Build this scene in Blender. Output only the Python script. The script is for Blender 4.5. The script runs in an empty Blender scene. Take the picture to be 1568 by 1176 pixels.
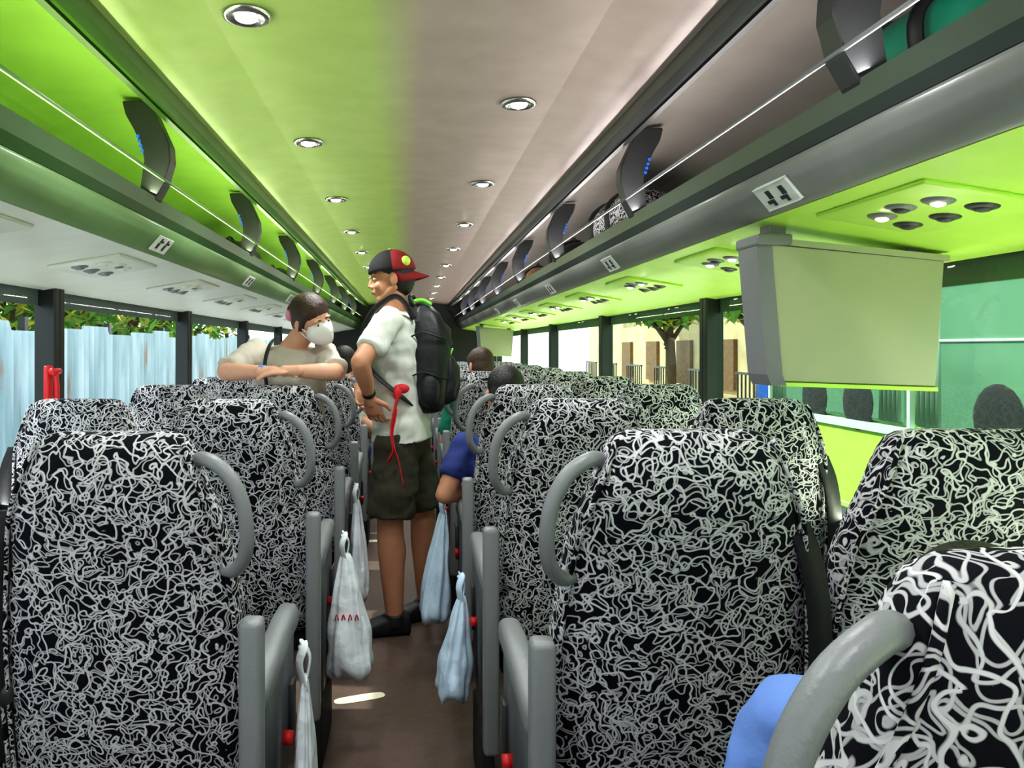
import bpy, bmesh, math, random
from mathutils import Vector, Matrix, noise
random.seed(7)
V=Vector
sc=bpy.context.scene
sc.view_settings.view_transform='Standard'
for lk in ('Medium High Contrast','Standard - Medium High Contrast'):
    try:
        sc.view_settings.look=lk; break
    except Exception as ex: print('look',ex)
sc.view_settings.exposure=0.0
COL=sc.collection

def lin(c):
    o=[]
    for v in c[:3]:
        v=v/255.0
        o.append(v/12.92 if v<=.04045 else ((v+.055)/1.055)**2.4)
    return (o[0],o[1],o[2],1.0)

# ---------------------------------------------------------------- materials
def mat(name,c,rough=.5,metal=0,emit=None,es=0,var=0,vs=8,bump=0,bs=200,spec=.5,sss=0,coat=0):
    m=bpy.data.materials.new(name); m.use_nodes=True
    nt=m.node_tree; b=nt.nodes['Principled BSDF']
    b.inputs['Roughness'].default_value=rough; b.inputs['Metallic'].default_value=metal
    b.inputs['Specular IOR Level'].default_value=spec
    b.inputs['Coat Weight'].default_value=coat
    tc=nt.nodes.new('ShaderNodeTexCoord')
    n=nt.nodes.new('ShaderNodeTexNoise'); n.inputs['Scale'].default_value=vs; n.inputs['Detail'].default_value=3
    nt.links.new(tc.outputs['Object'],n.inputs['Vector'])
    r=nt.nodes.new('ShaderNodeValToRGB'); L=lin(c)
    k=var if var else .04
    r.color_ramp.elements[0].position=.3; r.color_ramp.elements[1].position=.7
    r.color_ramp.elements[0].color=tuple(min(1,x*(1-k)) for x in L[:3])+(1,)
    r.color_ramp.elements[1].color=tuple(min(1,x*(1+k)) for x in L[:3])+(1,)
    nt.links.new(n.outputs['Fac'],r.inputs['Fac']); nt.links.new(r.outputs['Color'],b.inputs['Base Color'])
    if emit:
        b.inputs['Emission Color'].default_value=lin(emit); b.inputs['Emission Strength'].default_value=es
    if bump:
        n2=nt.nodes.new('ShaderNodeTexNoise'); n2.inputs['Scale'].default_value=bs; n2.inputs['Detail'].default_value=4
        nt.links.new(tc.outputs['Object'],n2.inputs['Vector'])
        bp=nt.nodes.new('ShaderNodeBump'); bp.inputs['Strength'].default_value=bump; bp.inputs['Distance'].default_value=.01
        nt.links.new(n2.outputs['Fac'],bp.inputs['Height']); nt.links.new(bp.outputs['Normal'],b.inputs['Normal'])
    if sss:
        b.inputs['Subsurface Weight'].default_value=sss; b.inputs['Subsurface Radius'].default_value=(.02,.01,.005)
    return m

def fabric_mat():
    m=bpy.data.materials.new('squiggle_moquette'); m.use_nodes=True
    nt=m.node_tree; N=nt.nodes; Lk=nt.links; b=N['Principled BSDF']
    b.inputs['Roughness'].default_value=.85; b.inputs['Sheen Weight'].default_value=.0; b.inputs['Specular IOR Level'].default_value=.2
    tc=N.new('ShaderNodeTexCoord'); oi=N.new('ShaderNodeObjectInfo')
    mul=N.new('ShaderNodeMath'); mul.operation='MULTIPLY'; mul.inputs[1].default_value=37
    Lk.new(oi.outputs['Random'],mul.inputs[0])
    def math1(op,a,bv):
        n=N.new('ShaderNodeMath'); n.operation=op
        for i,x in enumerate((a,bv)):
            if x is None: continue
            if isinstance(x,(int,float)): n.inputs[i].default_value=x
            else: Lk.new(x,n.inputs[i])
        return n.outputs[0]
    EPS=.0012
    def samp(sc_,off,dist,dx,dz):
        cmb=N.new('ShaderNodeCombineXYZ')
        Lk.new(math1('ADD',mul.outputs[0],off+dx),cmb.inputs[0]); Lk.new(math1('ADD',mul.outputs[0],off+dz),cmb.inputs[2])
        add=N.new('ShaderNodeVectorMath'); add.operation='ADD'
        Lk.new(tc.outputs['Object'],add.inputs[0]); Lk.new(cmb.outputs[0],add.inputs[1])
        n=N.new('ShaderNodeTexNoise'); n.inputs['Scale'].default_value=sc_; n.inputs['Detail'].default_value=0
        n.inputs['Distortion'].default_value=dist
        Lk.new(add.outputs[0],n.inputs['Vector']); return n.outputs['Fac']
    def layer(sc_,off,dist,levels,w,k):
        v=samp(sc_,off,dist,0,0); vx=samp(sc_,off,dist,EPS,0); vz=samp(sc_,off,dist,0,EPS)
        gx=math1('SUBTRACT',vx,v); gz=math1('SUBTRACT',vz,v)
        g=math1('SQRT',math1('ADD',math1('MULTIPLY',gx,gx),math1('MULTIPLY',gz,gz)),None)
        g=math1('ADD',math1('DIVIDE',g,EPS),2.2)
        out=None
        for lv in levels:
            d=math1('DIVIDE',math1('ABSOLUTE',math1('SUBTRACT',v,lv),None),g)
            mr=N.new('ShaderNodeMapRange'); mr.inputs['From Min'].default_value=w*.5; mr.inputs['From Max'].default_value=w
            mr.inputs['To Min'].default_value=k; mr.inputs['To Max'].default_value=0; Lk.new(d,mr.inputs['Value'])
            out=mr.outputs[0] if out is None else math1('MAXIMUM',out,mr.outputs[0])
        return out
    a=layer(29,0,.9,(.5,),.0021,1); c=layer(26,11.3,1.2,(.41,.56),.0016,.7); d_=layer(32,31.7,.9,(.47,),.0018,.85)
    cur=math1('MAXIMUM',math1('MAXIMUM',a,c),d_)
    mix=N.new('ShaderNodeMix'); mix.data_type='RGBA'
    mix.inputs[6].default_value=lin((7,7,18)); mix.inputs[7].default_value=lin((200,198,202))
    Lk.new(cur,mix.inputs[0]); Lk.new(mix.outputs[2],b.inputs['Base Color'])
    return m

def glass_mat(name,c,fac=.06):
    m=bpy.data.materials.new(name); m.use_nodes=True
    nt=m.node_tree; N=nt.nodes
    for n in list(N): 
        if n.type!='OUTPUT_MATERIAL': N.remove(n)
    o=[n for n in N if n.type=='OUTPUT_MATERIAL'][0]
    t=N.new('ShaderNodeBsdfTransparent'); t.inputs[0].default_value=lin(c)
    g=N.new('ShaderNodeBsdfGlossy'); g.inputs['Roughness'].default_value=.02
    x=N.new('ShaderNodeMixShader'); x.inputs[0].default_value=fac
    nt.links.new(t.outputs[0],x.inputs[1]); nt.links.new(g.outputs[0],x.inputs[2]); nt.links.new(x.outputs[0],o.inputs[0])
    return m

def ceil_mat():
    m=bpy.data.materials.new('ceiling_painted_green_light'); m.use_nodes=True
    nt=m.node_tree; N=nt.nodes; b=N['Principled BSDF']
    b.inputs['Roughness'].default_value=.34
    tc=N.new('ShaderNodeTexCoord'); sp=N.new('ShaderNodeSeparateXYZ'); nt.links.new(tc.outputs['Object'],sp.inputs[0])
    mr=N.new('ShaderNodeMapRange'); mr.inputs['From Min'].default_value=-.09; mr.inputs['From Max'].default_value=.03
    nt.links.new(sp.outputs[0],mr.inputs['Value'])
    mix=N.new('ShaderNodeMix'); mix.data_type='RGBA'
    mix.inputs[6].default_value=lin((184,208,122)); mix.inputs[7].default_value=lin((184,166,160))  # green light over the left half is painted into the base colour
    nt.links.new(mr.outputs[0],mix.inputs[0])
    n=N.new('ShaderNodeTexNoise'); n.inputs['Scale'].default_value=9; n.inputs['Detail'].default_value=5
    nt.links.new(tc.outputs['Object'],n.inputs['Vector'])
    m2=N.new('ShaderNodeMix'); m2.data_type='RGBA'; m2.inputs[0].default_value=.4
    nt.links.new(mix.outputs[2],m2.inputs[6])
    m2.blend_type='SOFT_LIGHT'
    nt.links.new(n.outputs['Fac'],m2.inputs[7])
    nt.links.new(m2.outputs[2],b.inputs['Base Color'])
    bp=N.new('ShaderNodeBump'); bp.inputs['Strength'].default_value=.08; nt.links.new(n.outputs['Fac'],bp.inputs['Height']); nt.links.new(bp.outputs[0],b.inputs['Normal'])
    return m

M={}
M['fabric']=fabric_mat()
M['grey']=mat('grey_plastic',(122,123,126),.4,bump=.1)
M['dgrey']=mat('dark_grey_plastic',(54,56,58),.4)
M['black']=mat('black_plastic',(20,21,23),.45)
M['red']=mat('red_plastic',(205,30,35),.4)
M['belt']=mat('belt_webbing',(22,23,26),.7,bump=.3,bs=600)
M['metal']=mat('brushed_metal',(190,192,190),.25,1)
M['lime']=mat('lime_panel',(154,194,86),.4,var=.06)
M['limeb']=mat('lime_panel_bright',(194,236,98),.38,var=.05)
M['pale']=mat('pale_panel',(218,221,208),.4,var=.04)
M['mauve']=mat('mauve_panel',(134,127,121),.5,var=.06)
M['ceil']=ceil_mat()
M['beamR']=mat('rack_beam_grey',(68,78,74),.3,var=.05)
M['beamL']=mat('rack_beam_green',(56,92,46),.3,var=.05)
M['fasR']=mat('rack_fascia_grey',(126,127,125),.3,var=.05)
M['fasL']=mat('rack_fascia_greenish',(118,146,100),.3,var=.05)
M['rail']=mat('dark_rail',(50,54,52),.28)
M['railL']=mat('green_rail',(58,92,32),.28)
M['floor']=mat('brown_vinyl_floor',(86,68,58),.7,var=.12,vs=30,bump=.2,bs=90)
M['wall']=mat('wall_grey',(120,124,122),.6)
M['darkwall']=mat('dark_wall',(34,38,36),.6)
M['frame']=mat('window_rubber',(30,36,34),.4)
M['glassL']=glass_mat('window_glass_clear',(242,250,250),.04)
M['glassR']=glass_mat('window_glass_tinted',(220,242,222),.06)
M['lamp']=mat('lamp_emitter',(255,250,240),.3,emit=(255,246,232),es=26)
M['blue']=mat('blue_led',(30,90,200),.3,emit=(40,110,230),es=.6)
M['skin']=mat('skin_tan',(188,134,104),.55,var=.06,vs=20,sss=.08)
M['skin2']=mat('skin_light',(216,164,138),.55,var=.05,vs=20,sss=.08)
M['lip']=mat('lips',(160,84,76),.5)
M['eye']=mat('eye_white',(220,214,206),.2)
M['iris']=mat('iris_dark',(30,20,15),.2)
M['hair']=mat('hair_black',(22,18,17),.5,var=.3,vs=60,bump=.5,bs=120)
M['hairb']=mat('hair_brown',(66,44,32),.5,var=.3,vs=60,bump=.5,bs=120)
M['tee']=mat('light_grey_tshirt',(204,206,198),.85,var=.05,bump=.5,bs=14)
M['tan']=mat('beige_tshirt',(198,188,176),.85,var=.06,bump=.5,bs=14)
M['olive']=mat('olive_shorts',(58,55,42),.85,var=.12,bump=.5,bs=16)
M['navy']=mat('navy_shirt',(34,48,110),.85,var=.1,bump=.5,bs=16)
M['lblue']=mat('light_blue_shirt',(104,136,205),.85,var=.08,bump=.5,bs=16)
M['white']=mat('white_cloth',(232,232,228),.8,bump=.3,bs=18)
M['shoe']=mat('black_shoe',(24,24,27),.55)
M['capb']=mat('cap_black',(14,12,14),.9)
M['capr']=mat('cap_red',(134,26,32),.85)
M['cappatch']=mat('cap_patch_lime',(190,230,90),.6)
M['pack']=mat('backpack_nylon',(22,23,27),.5,var=.2,vs=12,bump=.6,bs=18)
M['packg']=mat('backpack_green_highlight',(110,200,50),.5)
M['strap']=mat('red_strap',(200,30,40),.6)
M['pink']=mat('pink_clip',(230,150,170),.5)
M['teal']=mat('teal_nylon',(14,120,96),.6,var=.1,bump=.5,bs=12)
M['brown']=mat('tan_bag',(170,130,84),.6,bump=.4,bs=14)
M['monitor']=mat('monitor_shell',(170,174,146),.5,var=.03)
M['cream']=mat('cream_patch',(236,228,196),.6)
M['icon']=mat('dark_icon',(50,52,54),.5)
M['plate']=mat('label_plate',(222,224,222),.4)
M['bag']=mat('plastic_bag_film',(222,227,232),.35,var=.05,vs=20,bump=.8,bs=22)
M['bagb']=mat('plastic_bag_bluish',(190,209,228),.35,var=.06,vs=20,bump=.8,bs=22)
M['bagred']=mat('bag_print_red',(215,60,70),.5)

# ---------------------------------------------------------------- mesh utils
def new_obj(name,bm,mats,smooth=True,parent=None):
    me=bpy.data.meshes.new(name)
    bmesh.ops.recalc_face_normals(bm,faces=bm.faces[:])
    bm.to_mesh(me); bm.free()
    for m in mats: me.materials.append(m)
    for p in me.polygons: p.use_smooth=smooth
    o=bpy.data.objects.new(name,me); COL.objects.link(o)
    if parent: o.parent=parent
    return o
def empty(name,loc=(0,0,0)):
    e=bpy.data.objects.new(name,None); COL.objects.link(e); e.location=loc; e.empty_display_size=.1
    return e
def box(bm,lo,hi,mi=0,bev=0,rot=None,seg=2):
    r=bmesh.ops.create_cube(bm,size=1.0); vs=r['verts']
    c=(V(lo)+V(hi))/2; s=V(hi)-V(lo)
    for v in vs:
        v.co=V((v.co.x*s.x,v.co.y*s.y,v.co.z*s.z))
        if rot: v.co=rot@v.co
        v.co+=c
    fs=set(f for v in vs for f in v.link_faces)
    for f in fs: f.material_index=mi
    if bev:
        es=list(set(e for v in vs for e in v.link_edges))
        r=bmesh.ops.bevel(bm,geom=es,offset=bev,segments=seg,affect='EDGES',profile=.5)
        for f in r['faces']: f.material_index=mi
def rings(bm,rs,mi=0,cap=True):
    loops=[[bm.verts.new(p) for p in r] for r in rs]
    n=len(loops[0])
    for a,b in zip(loops[:-1],loops[1:]):
        for i in range(n):
            f=bm.faces.new((a[i],a[(i+1)%n],b[(i+1)%n],b[i])); f.material_index=mi
    if cap:
        f=bm.faces.new(loops[0][::-1]); f.material_index=mi
        f=bm.faces.new(loops[-1]); f.material_index=mi
def sell(c,a,b,ax,by,n=32,e=3.0):
    out=[]
    for i in range(n):
        t=2*math.pi*i/n; ct,st=math.cos(t),math.sin(t)
        x=abs(ct)**(2/e)*(1 if ct>=0 else -1); y=abs(st)**(2/e)*(1 if st>=0 else -1)
        out.append(V(c)+V(ax)*a*x+V(by)*b*y)
    return out
def catmull(P,k=6):
    P=[V(p) for p in P]; Q=[P[0]*2-P[1]]+P+[P[-1]*2-P[-2]]; out=[]
    for i in range(1,len(Q)-2):
        for j in range(k):
            t=j/k; a,b,c,d=Q[i-1],Q[i],Q[i+1],Q[i+2]
            out.append(.5*((2*b)+(c-a)*t+(2*a-5*b+4*c-d)*t*t+(3*b-a-3*c+d)*t**3))
    out.append(P[-1]); return out
def tube(bm,P,r,mi=0,n=10,k=6,flat=None,smooth=True):
    pts=catmull(P,k) if smooth else [V(p) for p in P]
    rs=[]; up=V((0.13,0.2,1)).normalized()
    t0=(pts[1]-pts[0]).normalized()
    a=t0.cross(up); 
    if a.length<.1: a=t0.cross(V((1,0,0)))
    a.normalize()
    for i,p in enumerate(pts):
        t=(pts[min(i+1,len(pts)-1)]-pts[max(i-1,0)]).normalized()
        a=(a-t*a.dot(t)).normalized(); b=t.cross(a)
        ra=r if not callable(r) else r(i/(len(pts)-1)); rb=ra if flat is None else flat
        rs.append([p+a*ra*math.cos(2*math.pi*j/n)+b*rb*math.sin(2*math.pi*j/n) for j in range(n)])
    rings(bm,rs,mi)
def ellips(bm,c,r,mi=0,R=None,u=20,v=14):
    c=V(c); L=[]
    for k in range(1,v):
        ph=math.pi*k/v; ring=[]
        for j in range(u):
            t=2*math.pi*j/u
            p=V((math.sin(ph)*math.cos(t)*r[0],math.sin(ph)*math.sin(t)*r[1],math.cos(ph)*r[2]))
            if R: p=R@p
            ring.append(bm.verts.new(p+c))
        L.append(ring)
    def pole(z):
        p=V((0,0,z*r[2]))
        if R: p=R@p
        return bm.verts.new(p+c)
    a=pole(1); b=pole(-1)
    for j in range(u):
        f=bm.faces.new((a,L[0][j],L[0][(j+1)%u])); f.material_index=mi
        f=bm.faces.new((b,L[-1][(j+1)%u],L[-1][j])); f.material_index=mi
    for x,y in zip(L[:-1],L[1:]):
        for j in range(u):
            f=bm.faces.new((x[j],y[j],y[(j+1)%u],x[(j+1)%u])); f.material_index=mi
def cyl(bm,p0,p1,r0,r1=None,mi=0,n=20):
    r1=r0 if r1 is None else r1
    p0,p1=V(p0),V(p1); t=(p1-p0).normalized(); a=t.orthogonal().normalized(); b=t.cross(a)
    rings(bm,[[p+a*r*math.cos(2*math.pi*j/n)+b*r*math.sin(2*math.pi*j/n) for j in range(n)] for p,r in((p0,r0),(p1,r1))],mi)
def extr(bm,prof,y0,y1,mi=0,ny=1,closed=True):
    L=[[bm.verts.new((x,y0+(y1-y0)*k/ny,z)) for x,z in prof] for k in range(ny+1)]
    n=len(prof)
    for a,b in zip(L[:-1],L[1:]):
        for i in range(n if closed else n-1):
            f=bm.faces.new((a[i],a[(i+1)%n],b[(i+1)%n],b[i])); f.material_index=mi
    if closed:
        bm.faces.new(L[0]).material_index=mi; bm.faces.new(L[-1][::-1]).material_index=mi

# ---------------------------------------------------------------- people (built first: the scene is light then)
def remesh(bm,name,m,vox,parent,smooth=6,fac=.5):
    bmesh.ops.recalc_face_normals(bm,faces=bm.faces[:])
    me=bpy.data.meshes.new(name+'_src'); bm.to_mesh(me); bm.free()
    o=bpy.data.objects.new(name,me); COL.objects.link(o)
    r=o.modifiers.new('r','REMESH'); r.mode='VOXEL'; r.voxel_size=vox; r.use_smooth_shade=True
    if smooth:
        k=o.modifiers.new('s','SMOOTH'); k.iterations=smooth; k.factor=fac
    dg=bpy.context.evaluated_depsgraph_get()
    me2=bpy.data.meshes.new_from_object(o.evaluated_get(dg)); me2.name=name
    o.modifiers.clear(); o.data=me2; bpy.data.meshes.remove(me)
    me2.materials.clear()
    ms=m if isinstance(m,list) else [m]
    for x in ms: me2.materials.append(x)
    n=len(me2.polygons)
    me2.polygons.foreach_set('use_smooth',[True]*n); me2.polygons.foreach_set('material_index',[0]*n)
    o.parent=parent
    return o
def cap(bm,p0,p1,r0,r1):
    p0,p1=V(p0),V(p1)
    cyl(bm,p0,p1,r0,r1,0,16)
    ellips(bm,p0,(r0,)*3,0,None,16,10); ellips(bm,p1,(r1,)*3,0,None,16,10)
def limb(bm,P,R):
    for a,b,ra,rb in zip(P[:-1],P[1:],R[:-1],R[1:]): cap(bm,a,b,ra,rb)
def frame_mat(fwd,up):
    f=V(fwd).normalized(); u=V(up); u=(u-f*u.dot(f)).normalized(); r=f.cross(u)
    return Matrix((r,f,u)).transposed()
def hand(bm,w,d,n,curl,ts,k=1.0):
    w=V(w); d=V(d).normalized(); n=V(n); n=(n-d*n.dot(d)).normalized(); a=d.cross(n)
    Rm=Matrix((a,d,n)).transposed()
    ellips(bm,w+d*.05*k,(.041*k,.052*k,.016*k),0,Rm,20,14)
    ellips(bm,w+d*.075*k,(.042*k,.026*k,.014*k),0,Rm,20,14)
    cap(bm,w-d*.03,w+d*.03,.025*k,.026*k)
    for i,(o,l) in enumerate(((-.033,.066),(-.011,.078),(.011,.073),(.032,.057))):
        o=o*ts*-1
        p=w+d*.088*k+a*o*k; dd=(d+a*o*4).normalized(); ang=0
        for j,(fr,rr) in enumerate(((.45,.0088),(.3,.0080),(.25,.0072))):
            ang+=curl*(.7+.15*j+.05*i)
            q=p+(dd*math.cos(ang)+n*math.sin(ang))*l*fr*k
            cap(bm,p,q,rr*k,(rr-.0006)*k); p=q
    p=w+d*.025*k+a*ts*.03*k
    q=p+(d*.6+a*ts*.75+n*.25).normalized()*.042*k; cap(bm,p,q,.013*k,.011*k)
    r=q+(d*.9+a*ts*.25+n*.35).normalized()*.032*k; cap(bm,q,r,.0105*k,.0085*k)
def head(e,c,fwd,up,skin,hair,style,k=1.0,lo=False):
    c=V(c); Rm=frame_mat(fwd,up)
    T=lambda p:c+Rm@(V(p)*k)
    S=lambda r:tuple(x*k for x in r)
    bm=bmesh.new()
    ellips(bm,T((0,-.012,.03)),S((.075,.094,.084)),0,Rm)
    ellips(bm,T((0,.026,-.035)),S((.060,.062,.076)),0,Rm)
    ellips(bm,T((0,.058,-.088)),S((.028,.024,.022)),0,Rm)
    for sx in(-1,1):
        cap(bm,T((sx*.058,-.01,-.045)),T((sx*.026,.058,-.09)),.018*k,.016*k)
        ellips(bm,T((sx*.036,.064,-.03)),S((.02,.018,.02)),0,Rm)
        ellips(bm,T((sx*.030,.076,.026)),S((.024,.010,.007)),0,Rm)
        Re=Rm@Matrix.Rotation(sx*.35,3,'Z')
        ellips(bm,T((sx*.079,-.012,-.008)),S((.008,.020,.032)),0,Re)
        ellips(bm,T((sx*.012,.090,-.03)),S((.008,.009,.007)),0,Rm)
    cap(bm,T((0,.082,.018)),T((0,.101,-.024)),.008*k,.0105*k)
    ellips(bm,T((0,.086,-.056)),S((.024,.009,.011)),0,Rm)
    remesh(bm,'head',skin,.006 if lo else .004,e,5)
    bm=bmesh.new()
    ellips(bm,T((0,.0905,-.0525)),S((.020,.006,.0038)),0,Rm); ellips(bm,T((0,.0895,-.0605)),S((.017,.006,.0045)),0,Rm)
    new_obj('lips',bm,[M['lip']],True,e)
    bm=bmesh.new()
    for sx in(-1,1):
        ellips(bm,T((sx*.030,.0745,.006)),S((.0125,.010,.0062)),0,Rm)
        ellips(bm,T((sx*.030,.0815,.006)),S((.0055,.0042,.0055)),1,Rm)
        cap(bm,T((sx*.016,.0845,.026)),T((sx*.046,.078,.028)),.0032*k,.0025*k)
    o=new_obj('eyes_and_brows',bm,[M['eye'],M['iris']],True,e)
    for p in o.data.polygons:
        l=Rm.transposed()@(p.center-c)/k
        if l.z>.020: p.material_index=1
    if style!='none':
        bm=bmesh.new()
        if style in('short','cap'):
            ellips(bm,T((0,-.024,.046)),S((.083,.098,.082)),0,Rm)
        else:
            ellips(bm,T((0,-.020,.048)),S((.083,.100,.080)),0,Rm)
        ellips(bm,T((0,-.045,.0)),S((.078,.072,.09)),0,Rm)
        if style not in('short','cap'):
            for sx in(-1,1):
                cap(bm,T((sx*.060,.032,.055)),T((sx*.074,-.005,-.02)),.018*k,.013*k)
                cap(bm,T((sx*.02,.052,.085)),T((sx*.060,.03,.05)),.015*k,.016*k)
            if style=='tied':
                ellips(bm,T((0,-.13,.01)),S((.045,.045,.048)),0,Rm)
                cap(bm,T((0,-.15,.0)),T((0,-.17,-.10)),.028*k,.012*k)
            if style=='long':
                cap(bm,T((0,-.06,-.05)),T((0,-.08,-.2)),.06*k,.05*k)
        remesh(bm,'hair',M[hair],.006,e,3)
    return T,Rm,S
def torso_rings(P,rt):
    rs=[]
    for (c,w,d,f) in P:
        f=V(f).normalized(); r=V(rt); r=(r-f*r.dot(f)).normalized()
        rs.append(sell(c,w,d,r,f,32,2.3))
    return rs
def wrinkle(o,A,B,f1,f2):
    n=noise.noise
    for v in o.data.vertices:
        p=v.co; v.co=p+v.normal*(A*n(V((p.x*f1,p.y*f1,p.z*f1*1.4)))+B*n(p*f2))
def human(name,J,st):
    e=empty(name)
    g=lambda k:V(J[k])
    k=st.get('k',1.0); lo=st.get('lo',False); lg=st.get('leg',1.0)
    rt=(g('sR')-g('sL')).normalized()
    hipc=(g('hR')+g('hL'))/2; shc=(g('sR')+g('sL'))/2
    upv=(shc-hipc).normalized(); fw=upv.cross(rt).normalized()
    if 'fwd' in J and fw.dot(V(J['fwd']))<0: fw=-fw
    W=(g('sR')-g('sL')).length/2
    mid=hipc.lerp(shc,.45)+V(J.get('bend',(0,0,0)))
    ch=hipc.lerp(shc,.78)+V(J.get('bend',(0,0,0)))*.6
    def prof(g_):
        return [(hipc-upv*.07,.13*k+g_,.095*k+g_,fw),(hipc,.158*k+g_,.112*k+g_,fw),(hipc.lerp(mid,.6),.145*k+g_,.10*k+g_,fw),(mid,.142*k+g_,.10*k+g_,fw),(ch,W*.88+g_,.118*k+g_,fw),(shc-upv*.01,W*.86+g_,.092*k+g_,fw),(shc+upv*.035*k,W*.55+g_,.065*k+g_,fw)]
    bm=bmesh.new()
    rings(bm,torso_rings(prof(0),rt),0)
    nb=shc+upv*.02
    cap(bm,nb,g('head')+V((0,0,-.03))*k-V(J['hf']).normalized()*.02,.058*k,.052*k)
    for s in 'LR':
        sh,el,wr=g('s'+s),g('e'+s),g('w'+s)
        limb(bm,[sh,sh.lerp(el,.35),el],[.055*k,.051*k,.040*k])
        limb(bm,[el,el.lerp(wr,.3),wr],[.040*k,.042*k,.026*k])
        h,kn,an=g('h'+s),g('k'+s),g('a'+s)
        limb(bm,[h,h.lerp(kn,.4),kn],[.085*k,.078*k,.054*k*lg])
        limb(bm,[kn,kn.lerp(an,.3),an],[.054*k*lg,.057*k*lg,.036*k*lg])
        ca=kn.lerp(an,.3); bk=V(J.get('calf',(0,0,0)))
        ellips(bm,ca+bk,(.049*k*lg,.049*k*lg,.10*k))
    remesh(bm,'body',st['skin'],.011 if lo else .008,e,6)
    bm=bmesh.new()
    for s in 'LR':
        hd=J.get('hd'+s); hn=J.get('hn'+s)
        if hd is None: continue
        hand(bm,J['w'+s],hd,hn,st.get('curl',.45),J.get('ts'+s,1),k)
    remesh(bm,'hands',st['skin'],.0048 if lo else .0036,e,2)
    bm=bmesh.new()
    gs=st.get('loose',.014)
    P=prof(gs)
    hem=st.get('hem',.06)
    P[0]=(hipc-upv*hem,P[1][1]+.004,P[1][2]+.004,fw)
    rings(bm,torso_rings(P,rt),0)
    for s in 'LR':
        sh,el,wr=g('s'+s),g('e'+s),g('w'+s)
        t=st.get('sleeve',.62)
        ellips(bm,sh,(.066*k,)*3)
        tip=sh.lerp(el,min(t,1))
        cyl(bm,sh,tip,.064*k,.064*k if t<=1 else .052*k)
        if t>1:
            ellips(bm,el,(.052*k,)*3); cyl(bm,el,el.lerp(wr,t-1),.052*k,.038*k)
    cyl(bm,nb-upv*.02,nb+upv*.028*k,.085*k,.068*k)
    o=remesh(bm,'shirt',st['top'],.012 if lo else .009,e,5)
    wrinkle(o,.014,.007,9,26)
    bm=bmesh.new()
    tl=st.get('legs',.93); fl=st.get('flare',.0)
    rings(bm,torso_rings([(hipc-upv*.10,.14*k,.105*k,fw),(hipc-upv*.03,.172*k,.126*k,fw),(hipc+upv*.06,.162*k,.116*k,fw)],rt),0)
    for s in 'LR':
        h,kn,an=g('h'+s),g('k'+s),g('a'+s)
        ellips(bm,h,(.10*k,)*3)
        if tl<=1: cyl(bm,h,h.lerp(kn,tl),.10*k,(.098+fl)*k)
        else:
            cyl(bm,h,kn,.098*k,.072*k); ellips(bm,kn,(.07*k,)*3); cyl(bm,kn,kn.lerp(an,tl-1),.07*k,.055*k)
    o=remesh(bm,'shorts' if tl<=1 else 'trousers',st['bottom'],.014 if lo else .01,e,4)
    wrinkle(o,.013,.005,10,30)
    bm=bmesh.new()
    for s in 'LR':
        an=g('a'+s); fd=V(J['fd'+s]).normalized(); dn=V(J.get('fdn',(0,0,-1)))
        sole=an+dn*.075
        r=[]
        side=fd.cross(dn).normalized()
        for t,w,h in ((-.075,.02,.03),(-.068,.036,.05),(-.02,.042,.06),(.04,.043,.048),(.10,.048,.037),(.145,.045,.031),(.165,.026,.02)):
            r.append(sell(sole+fd*t*k-dn*(h-.008),w*k,h,side,dn,20,2.8))
        rings(bm,r,0)
        cyl(bm,an+dn*.04,an-dn*.015,.048*k*lg,.044*k*lg)
    remesh(bm,'shoes',M['shoe'],.008 if lo else .0055,e,3)
    T=head(e,J['head'],J['hf'],J.get('hu',(0,0,1)),st['skin'],st.get('hairm','hair'),st.get('hair','short'),k,lo)
    return e,T

# --- standing man
J=dict(sL=(-.085,3.44,1.45),sR=(-.055,3.80,1.46),hL=(-.050,3.53,.93),hR=(-.015,3.70,.93),fwd=(-1,0,0),
 eL=(-.205,3.24,1.27),wL=(-.17,3.37,1.12),eR=(-.12,3.93,1.22),wR=(-.24,3.74,1.12),
 hdL=(.25,.35,-1),hnL=(.5,1,.1),tsL=1,hdR=(.1,-.6,-.6),hnR=(.6,-.4,.1),tsR=-1,
 kL=(-.085,3.55,.52),aL=(-.065,3.57,.085),kR=(.07,3.76,.52),aR=(.085,3.78,.085),fdL=(-1,-.15,0),fdR=(-1,-.45,0),calf=(.014,0,0),
 head=(-.085,3.62,1.655),hf=(-1,-.05,-.12))
man,(T,Rm,S)=human('standing_man',J,dict(skin=M['skin'],top=M['tee'],bottom=M['olive'],legs=.90,hair='short',hem=.03,loose=.026,sleeve=.72,leg=1.14,flare=.02))
bm=bmesh.new()
g=bmesh.ops.create_uvsphere(bm,u_segments=32,v_segments=20,radius=1)
bmesh.ops.delete(bm,geom=[v for v in bm.verts if v.co.z<-.05],context='VERTS')
for f in bm.faces: f.material_index=1 if f.calc_center_median().y<-.05 else 0
for v in bm.verts:
    p=v.co.copy(); v.co=T((p.x*.091,-.012+p.y*.113,.034+p.z*.105))
o=new_obj('cap_crown',bm,[M['capb'],M['capr']],True,man)
o.modifiers.new('so','SOLIDIFY').thickness=.004
bm=bmesh.new(); A=[];B=[]
for i in range(17):
    a=-math.pi/2+math.pi*i/16
    x=math.sin(a)*.080; r0=-.012-math.cos(a)*.09*.9; r1=-.03-math.cos(a)*.155
    dz=-.018*abs(math.sin(a))**2
    A.append(T((x,r0,.034+dz*.3))); B.append(T((x*.98,r1,-.004+dz)))
va=[bm.verts.new(p) for p in A]; vb=[bm.verts.new(p) for p in B]
for i in range(16): bm.faces.new((va[i],va[i+1],vb[i+1],vb[i]))
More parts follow.
